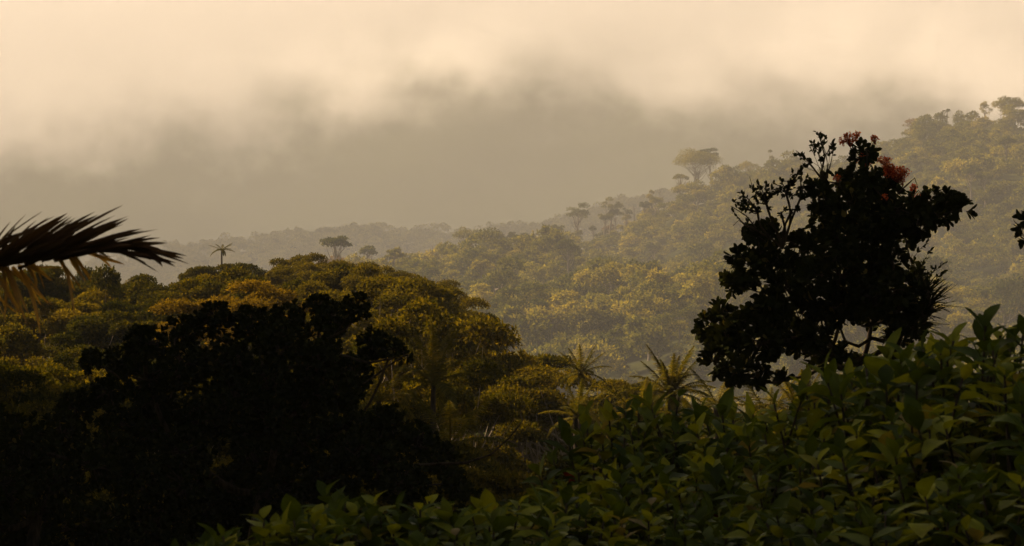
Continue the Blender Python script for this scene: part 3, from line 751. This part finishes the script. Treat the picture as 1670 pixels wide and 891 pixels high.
# bare twig ends left
limb([cc4(*p, 0)[:2] for p in [(240, 400), (190, 360), (160, 330), (140, 350)]], 27.9, .008, dt, O)
limb([cc4(*p, 0)[:2] for p in [(230, 380), (180, 320), (150, 300), (132, 290)]], 27.9, .008, dt, O)
limb([cc4(*p, 0)[:2] for p in [(250, 300), (215, 250), (197, 225), (190, 200)]], 27.9, .006, dt, O)
# spiky plants on its right side
spray(cc4(690, 560, 0)[:2], [cc4(u, v, 0)[:2] for u, v in [(735, 392), (740, 420), (728, 450), (783, 462), (775, 490), (760, 520), (745, 480), (680, 440), (690, 455), (745, 545)]], 28.2, .05, 12, 'epiphyte_herb', 6, rad=.007, wr=.42, label='leafy upright stems sprouting from the right flank of the black flowering tree', cat='plant', leafnear=.4)
def bromeliad(u, v, r, L, n, seed, label, up=.4):
    rg = np.random.default_rng(seed); p = at(u, v, r); root = empty('bromeliad', tuple(p))
    D = nrm(rg.normal(0, 1, (n, 3))); D[:, 2] = np.abs(D[:, 2]) * .8 + up * rg.uniform(-.6, 1, n); Ls = L * rg.uniform(.6, 1.1, n)
    P = np.zeros((n, 3)); Vv, Qq, k = blades(P, D, np.tile((0, 0, 1.0), (n, 1)) + rg.normal(0, .2, (n, 3)), Ls, np.full(n, .022), 'strap', curl=rg.uniform(0, .5, n), fold=.3)
    link('leaf_rosette', mesh_from('leaf_rosette', Vv, [Qq], M['dark_leaf'], np.repeat(rg.uniform(.2, .7, n), k), True), root)
    mb = MB(); mb.tube([(0, .05, -.08), (0, 0, .0), (.01, -.01, .05)], [.03, .04, .02], 7); link('stem_base', mb.mesh('stem_base', M['bark_dark'], True), root)
    tag(root, label, 'bromeliad')
for i, (u, v, L, lab) in enumerate([(735, 590, .33, 'topmost spiky bromeliad on the right flank of the black flowering tree'), (715, 625, .36, 'spiky bromeliad in the middle of the group on the right flank of the black tree'),
                      (725, 560, .26, 'small spiky bromeliad beside the upright leafy stems on the black tree'), (690, 660, .33, 'lowest spiky bromeliad at the bottom right of the black flowering tree'), (625, 690, .22, 'tufted spiky bromeliad hanging under the crown of the black flowering tree')]):
    q = cc4(u, v, 0); bromeliad(q[0], q[1], 27.8, L, 44, 60 + i, lab)
# red flower clusters
def flowers(u, v, rx, ry, seed, parent, O, n=230, r0=27.9):
    rg = np.random.default_rng(seed); c = np.array(at(u, v, r0)) - O; m_ = r0 / FPX
    v3 = nrm(rg.normal(0, 1, (n, 3))) * (rg.uniform(.2, 1, n) ** .5)[:, None]; P = c + v3 * np.array((rx * m_, rx * m_, ry * m_))
    Vv, Qq = diamonds(P, rg.normal(0, 1, (n, 3)), rg.normal(0, 1, (n, 3)), np.full(n, .02), np.full(n, .013), rg)
    mb = MB(); mb.add(Vv, Qq, None, np.repeat(rg.uniform(0, 1, n), 4))
    base = c + np.array((.01, 0, -ry * m_ * 1.6))
    for i in range(0, n, 9): mb.tube([base, (base + P[i]) / 2 + rg.normal(0, .006, 3), P[i]], [.0035, .0025, .0018], 3, .1)
    f = link('flower_cluster', mb.mesh('flower_cluster', M['flower']), parent); return f
for i, (u, v, rx, ry, n) in enumerate([(492, 84, 26, 18, 260), (568, 86, 15, 11, 110), (540, 152, 24, 22, 260), (596, 150, 26, 10, 180), (635, 188, 42, 20, 520), (687, 236, 12, 12, 90), (612, 172, 20, 14, 180), (520, 270, 14, 10, 60), (600, 262, 12, 8, 50), (700, 262, 12, 9, 60), (455, 205, 14, 8, 50), (650, 212, 14, 10, 90), (560, 205, 10, 7, 50), (470, 96, 10, 8, 50), (515, 72, 12, 8, 60)]):
    q = cc4(u, v, 0); flowers(q[0], q[1], rx * .54, ry * .54, 90 + i, dt, O, n)
limb([cc4(*p, 0)[:2] for p in [(525, 140), (505, 115), (492, 92)]], 27.9, .008, dt, O)
limb([cc4(*p, 0)[:2] for p in [(540, 140), (560, 110), (568, 92)]], 27.9, .006, dt, O)

# left black tree
BL = [(520, 500, 24), (580, 500, 26), (610, 560, 30), (540, 520, 34), (470, 520, 34), (350, 520, 36), (300, 540, 34), (410, 530, 40), (455, 560, 45), (520, 560, 45), (575, 610, 40), (560, 640, 36),
      (240, 560, 38), (200, 590, 34), (175, 640, 34), (190, 690, 36), (240, 620, 45), (300, 600, 50), (370, 590, 50), (440, 630, 55), (510, 640, 50), (250, 700, 50), (330, 680, 55), (410, 710, 55), (490, 720, 55), (560, 700, 50),
      (630, 690, 40), (680, 720, 40), (720, 750, 36), (745, 790, 32), (620, 760, 50), (540, 790, 55), (460, 800, 55), (380, 800, 55), (300, 790, 55), (220, 780, 55), (660, 790, 45), (640, 570, 20), (660, 580, 12), (380, 650, 55), (300, 740, 55), (420, 760, 55), (250, 655, 45), (180, 740, 50), (125, 665, 36), (360, 850, 60), (450, 690, 50), (520, 590, 45), (580, 740, 50), (150, 590, 22), (560, 860, 50), (250, 860, 60), (340, 880, 60), (430, 880, 60)]
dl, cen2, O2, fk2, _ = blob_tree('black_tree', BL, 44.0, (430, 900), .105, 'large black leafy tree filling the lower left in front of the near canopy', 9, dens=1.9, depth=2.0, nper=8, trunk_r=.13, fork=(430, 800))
limb([(470, 600), (560, 580), (600, 592), (640, 585), (662, 566)], 43.0, .028, dl, O2)
limb([(500, 570), (560, 540), (600, 500), (585, 488)], 43.2, .02, dl, O2)
limb([(640, 760), (760, 755), (800, 742), (830, 715), (850, 690)], 43.0, .022, dl, O2)
BL2 = [(-20, 700, 60), (40, 720, 55), (100, 710, 50), (0, 790, 70), (90, 790, 70), (150, 760, 45), (60, 870, 70), (160, 860, 60), (-40, 860, 60), (200, 900, 50)]
blob_tree('black_tree', BL2, 40.0, (60, 900), .11, 'black leafy tree at the bottom left corner beside the large black one', 10, dens=1.4, depth=1.5, nper=8, trunk_r=.11, fork=(60, 840))
BL3 = [(620, 880, 50), (700, 850, 46), (770, 830, 36), (700, 920, 60), (820, 870, 36), (560, 930, 60), (500, 940, 60)]
blob_tree('black_tree', BL3, 36.0, (680, 960), .11, 'low black leafy tree at the bottom centre behind the lit shrub leaves', 14, dens=1.2, depth=1.0, nper=8, trunk_r=.09, fork=(680, 930))
# leaves entering at the right edge, from a tree outside the frame
BR = [(1672, 362, 16), (1680, 385, 20), (1700, 360, 30), (1720, 400, 36), (1745, 350, 40), (1760, 440, 40)]
blob_tree('edge_tree', BR, 26.0, (1800, 800), .10, 'dark leafy twig tips poking in at the right edge of the picture', 15, dens=.9, depth=.4, nper=7, trunk_r=.06, fork=(1790, 480))

# unseen trees added round the viewpoint to shade the foreground and near hill
tall = tree_data('added_shade_tree', M['mid_leaf'], M['bark'], seed=404, H=20.0, rx=6.2, rz=4.0, zc=15.5, nclump=78, cr=2.1, nleaf=420, leaf=.42, trunk_r=.32, flat=.6, sides=10, fork=.5, pack=.1, up=.6)
for i, (x, y, s_, lab) in enumerate([(-10.5, 22, 1.0, 'unseen tree added for shade past the left edge nearest the viewpoint'), (-9.5, 31, 1.0, 'unseen tree added for shade past the left edge between the first two and the leaning one'), (-21.5, 77, 1.4, 'largest unseen tree added for shade past the left edge beside the near hill'), (-26, 97, 1.55, 'tallest unseen tree added for shade past the left edge beyond the largest one'), (-15, 37, 1.1, 'unseen tree added for shade past the left edge behind the first one'),
        (-19, 56, 1.25, 'unseen tree added for shade past the left edge level with the black tree'), (-12, 44, 1.05, 'unseen tree added for shade leaning over past the upper left edge'),
        (-5, -7, .95, 'unseen tree added for shade behind the viewpoint on the left'), (13, 34, 1.05, 'unseen tree added for shade past the right edge further off')]):
    put_tree(tall, 'added_shade_tree', (x, y, height(x, y)), i * 1.7, s_, lab)

# ------------------------------------------------------------------ foreground shrubs
print('shrubs')
def shrub_data(seed, H=2.6, rad=.62, leafL=.165, ntip=46):
    rg = np.random.default_rng(seed); tb = MB(); P = []; Nn = []; D = []; L = []; T = []
    RP = []; RD = []; RN = []; RL = []
    for s_ in range(ntip):
        a = s_ * 2.4 + rg.uniform(-.4, .4); q = math.sqrt((s_ + .5) / ntip)
        z = H - .28 * q * q * rad / .6 - rg.uniform(0, .09) - (rg.random() < .5) * rg.uniform(.15, .9)
        tip = np.array((math.cos(a) * rad * q, math.sin(a) * rad * q, z))
        base = np.array((math.cos(a) * .12 * q, math.sin(a) * .12 * q, 0))
        c = curved(base, tip, .12, rg, 7)
        tb.tube(c, list(np.linspace(.014, .005, 8)), 5)
        out = c[-1] - c[-2]; out = out / np.linalg.norm(out) + np.array((0, 0, .5))
        out /= np.linalg.norm(out)
        aa = np.cross(out, (1, 0, 0.1)); aa /= np.linalg.norm(aa); bb = np.cross(out, aa)
        nl = int(rg.integers(6, 13)); lr = rg.uniform(.7, 1.25); ph0 = rg.uniform(0, 6.28); t0 = rg.beta(1.3, 1.5) * .8
        for k in range(nl):
            ph = ph0 + k * 2.4; op = .38 + 1.25 * (k / nl) ** .8 + rg.uniform(-.15, .2)
            side = aa * math.cos(ph) + bb * math.sin(ph)
            P.append(tip - out * .035 * k * .7); D.append(out * math.cos(op) + side * math.sin(op)); Nn.append(out * math.sin(op) - side * math.cos(op) + rg.normal(0, .12, 3))
            L.append(leafL * lr * (.55 + .5 * min(1, (k + 1) / (nl * .6))) * rg.uniform(.8, 1.15)); T.append(t0 + rg.uniform(0, .25) + (rg.random() < .018) * .6)
        # scattered leaves lower on the stem
        for k in range(4):
            i = int(rg.integers(3, 7)); q0 = c[i]; d = rg.normal(0, 1, 3); d[2] = abs(d[2]) * .4
            P.append(q0); D.append(d); Nn.append(np.array((0, 0, 1.0)) + rg.normal(0, .3, 3)); L.append(leafL * rg.uniform(.5, .9)); T.append(rg.uniform(0, .6) + (rg.random() < .08) * .5)
        if rg.random() < .04:
            for k in range(4): RP.append(tip - out * .16); RD.append(rg.normal(0, 1, 3) + np.array((0, 0, -.5))); RN.append(rg.normal(0, 1, 3)); RL.append(.07)
    P, D, Nn, L, T = map(np.array, (P, D, Nn, L, T))
    Vv, Qq, k = blades(P, D, Nn, L, L * rg.uniform(.42, .62, len(L)), 'pointed', curl=rg.uniform(.0, .65, len(L)), fold=.16, rng=rg, wave=.04)
    fo = mesh_from('shrub_foliage', Vv, [Qq], M['shrub_leaf'], np.repeat(np.clip(T, 0, 1), k), True)
    st = tb.mesh('shrub_stems', M['bark_dark'], True); red = None
    if RP:
        RP, RD, RN, RL = map(np.array, (RP, RD, RN, RL)); Vv, Qq, k = blades(RP, RD, RN, RL, RL * .5, 'pointed', .2, .1)
        red = mesh_from('red_leaves', Vv, [Qq], M['red_leaf'], np.repeat(rg.uniform(0, 1, len(RL)), k), True)
    return st, fo, red, H
SD = [shrub_data(300 + i) for i in range(5)]
rg = np.random.default_rng(31)
shr = [  # u, row of top, distance
 (1640, 508, 13.5), (1570, 530, 14.5), (1500, 552, 15.5), (1430, 580, 15), (1700, 560, 12.5), (1370, 622, 16.5), (1290, 648, 17.5), (1210, 652, 18), (1110, 626, 18.5), (1040, 655, 19), (1000, 700, 18.5),
 (1600, 640, 12.5), (1500, 650, 13.5), (1400, 690, 14), (1300, 720, 15), (1200, 735, 15.5), (1100, 720, 16), (1010, 755, 16.5), (930, 760, 17), 
 (1640, 750, 11.5), (1530, 770, 12), (1420, 790, 12.5), (1310, 800, 13), (1200, 815, 13.5), (1090, 810, 14), (985, 815, 14), (890, 790, 14.5),
 (820, 796, 13.5), (740, 800, 13), (660, 796, 13), (600, 778, 13.5), (530, 800, 13), (470, 826, 12.5), (410, 862, 12), (780, 850, 12), (650, 850, 11.8)]
where = lambda u, v: ('top right corner' if u > 1450 and v < 620 else 'right side' if u > 1350 else 'middle right' if u > 1000 else 'bottom centre')
for i, (u, v, r) in enumerate(shr):
    st, fo, red, H = SD[i % 5]
    p = at(u, v + (-4 if u > 1540 else 12) + rg.uniform(-12, 16), r); gz = height(p.x, r); s_ = (p.z - gz) / H
    root = empty('shrub', (p.x, r, gz), rg.uniform(0, 6.28)); sw = .5 + .5 * min(1.15, s_); root.scale = (sw, sw, s_)
    link('stem', st, root); link('foliage', fo, root)
    if red: link('red_leaves', red, root)
    zone = 0 if (u > 1330 and v < 600) else 1 if u < 860 else 2 if v < 700 else 3
    lab = ['large pointed leaved green shrub rising at the right edge beside the black flowering tree', 'green shrub with pointed leaves along the bottom centre edge', 'leafy green shrub in the row just under the black flowering tree', 'dim leafy shrub low in the shaded bottom right thicket'][zone]
    tag(root, lab, 'shrub', ['tall shrubs at the right edge', 'shrubs along the bottom centre', 'shrubs under the black tree', 'shrubs in the bottom right thicket'][zone])

# ------------------------------------------------------------------ the big palm whose frond enters on the left
def big_palm():
    rg = np.random.default_rng(5); r = 12.0
    b = at(-1000, 520, r); gz = height(b.x, r); root = empty('palm_tree', (b.x, r, gz)); O = np.array((b.x, r, gz))
    top = np.array(at(-960, 640, r)) - O
    tb = MB(); tb.tube([top * t + np.array((0, 0, -.3 * (1 - t))) for t in np.linspace(0, 1, 7)], [.16, .14, .13, .12, .12, .12, .08], 10)
    link('trunk', tb.mesh('big_palm_trunk', M['bark'], True), root)
    # the frond that shows: its rachis runs in from the left and ends near x=300
    path = [np.array(at(u, v, r + dy)) - O for u, v, dy in [(-950, 640, 0), (-600, 480, -.1), (-300, 420, -.1), (-100, 425, -.05), (0, 430, 0), (90, 418, .05), (170, 405, .1), (235, 402, .12)]]
    mb = MB(); mb.tube(path, [.03, .026, .02, .016, .014, .011, .008, .004], 7, .2)
    def leaflets(tips, w, tint, curl, dj):
        P = []; D = []; L = []
        for (u0, v0, u1, v1) in tips:
            a = np.array(at(u0, v0, r + rg.uniform(0, .1))) - O; e = np.array(at(u1, v1, r + rg.uniform(-dj, dj))) - O
            P.append(a); D.append(e - a); L.append(np.linalg.norm(e - a))
        P, D, L = map(np.array, (P, D, L)); n = len(L)
        Nn = np.tile((0.0, -.5, .8), (n, 1)) + rg.normal(0, .45, (n, 3))
        Vv, Qq, k = blades(P, D, Nn, L, w * rg.uniform(.7, 1.2, n), 'strap', curl=curl * rg.uniform(-.3, 1, n), fold=.3)
        return Vv, Qq, np.repeat(np.clip(rg.normal(tint, .15, n), 0, 1), k)
    up = [(-40, 425, 68, 342), (-20, 425, 110, 348), (0, 428, 108, 345), (10, 425, 112, 352), (20, 428, 155, 345), (30, 425, 155, 348), (40, 428, 198, 331), (50, 425, 150, 352), (60, 422, 200, 352), (70, 420, 212, 353), (80, 420, 210, 356), (90, 418, 180, 362), (100, 416, 256, 367), (110, 414, 235, 372), (120, 412, 232, 370), (130, 410, 205, 378),
          (140, 410, 262, 389), (150, 408, 268, 393), (165, 406, 272, 398), (175, 405, 265, 400), (185, 404, 306, 417), (195, 404, 300, 420), (205, 404, 288, 432), (215, 403, 310, 430), (225, 403, 270, 412), (180, 406, 250, 422), (160, 407, 240, 392), (100, 418, 170, 375), (60, 424, 130, 372), (20, 430, 95, 365), (-10, 430, 60, 360), (-30, 425, 20, 362), (-50, 425, 40, 375), (-60, 430, 30, 385), (-80, 420, 0, 350), (-90, 420, -20, 340), (-40, 440, 60, 392), (0, 436, 90, 385), (40, 432, 130, 388), (80, 426, 170, 390), (120, 418, 215, 392), (-20, 440, 80, 405), (30, 440, 120, 402)]
    extra = [(a + rg.uniform(-14, 14), b_ + rg.uniform(-3, 8), c - rg.uniform(5, 45), d + rg.uniform(2, 16)) for a, b_, c, d in up]
    Vv, Qq, T = leaflets(up + extra, .030, .22, .06, .25); mb.add(Vv, Qq, None, T)
    off = [(u, 445 + rg.uniform(-40, 20), u + rg.uniform(60, 150), 380 + rg.uniform(-50, 60)) for u in np.linspace(-700, -90, 45)]
    Vv, Qq, T = leaflets(off, .03, .25, .1, .4); mb.add(Vv, Qq, None, T)
    fr = link('frond', mb.mesh('big_frond', M['dry_frond'], False), root)
    mb = MB()
    dn = [(-60, 435, -5, 505), (-50, 435, 22, 520), (-30, 435, 15, 510), (-15, 436, 42, 512), (0, 436, 25, 515), (12, 436, 45, 510), (20, 436, 72, 500), (30, 435, 78, 505), (40, 434, 68, 460), (55, 430, 75, 472), (95, 425, 122, 470), (102, 424, 128, 476), (118, 420, 138, 462), (125, 420, 145, 455), (150, 412, 190, 437), (160, 412, 182, 428), (0, 436, 60, 470), (30, 434, 98, 448), (-40, 436, 5, 480), (45, 432, 62, 450)]
    Vv, Qq, T = leaflets(dn + [(a + rg.uniform(-8, 8), b_, c + rg.uniform(-14, 14), d + rg.uniform(-16, 6)) for a, b_, c, d in dn], .017, .8, .35, .3); mb.add(Vv, Qq, None, T)
    hang = link('hanging_leaflets', mb.mesh('hanging_leaflets', M['dry_leaflet'], False), fr); hang['label'] = 'lighter brown leaflets hanging under the frond'
    # the rest of its crown, outside the frame
    for k in range(7):
        f = link('frond', BFR, root); f.location = top; f.rotation_euler = (0, -.2 - .12 * (k % 4), 1.4 + k * .62)
    tag(root, 'brown palm whose large drying frond reaches in from the left edge', 'palm tree')
BFR = frond_mesh(99, 3.2, .6, M['dry_frond'], arch=.6, n=50, w=.035)
big_palm()
print('done')
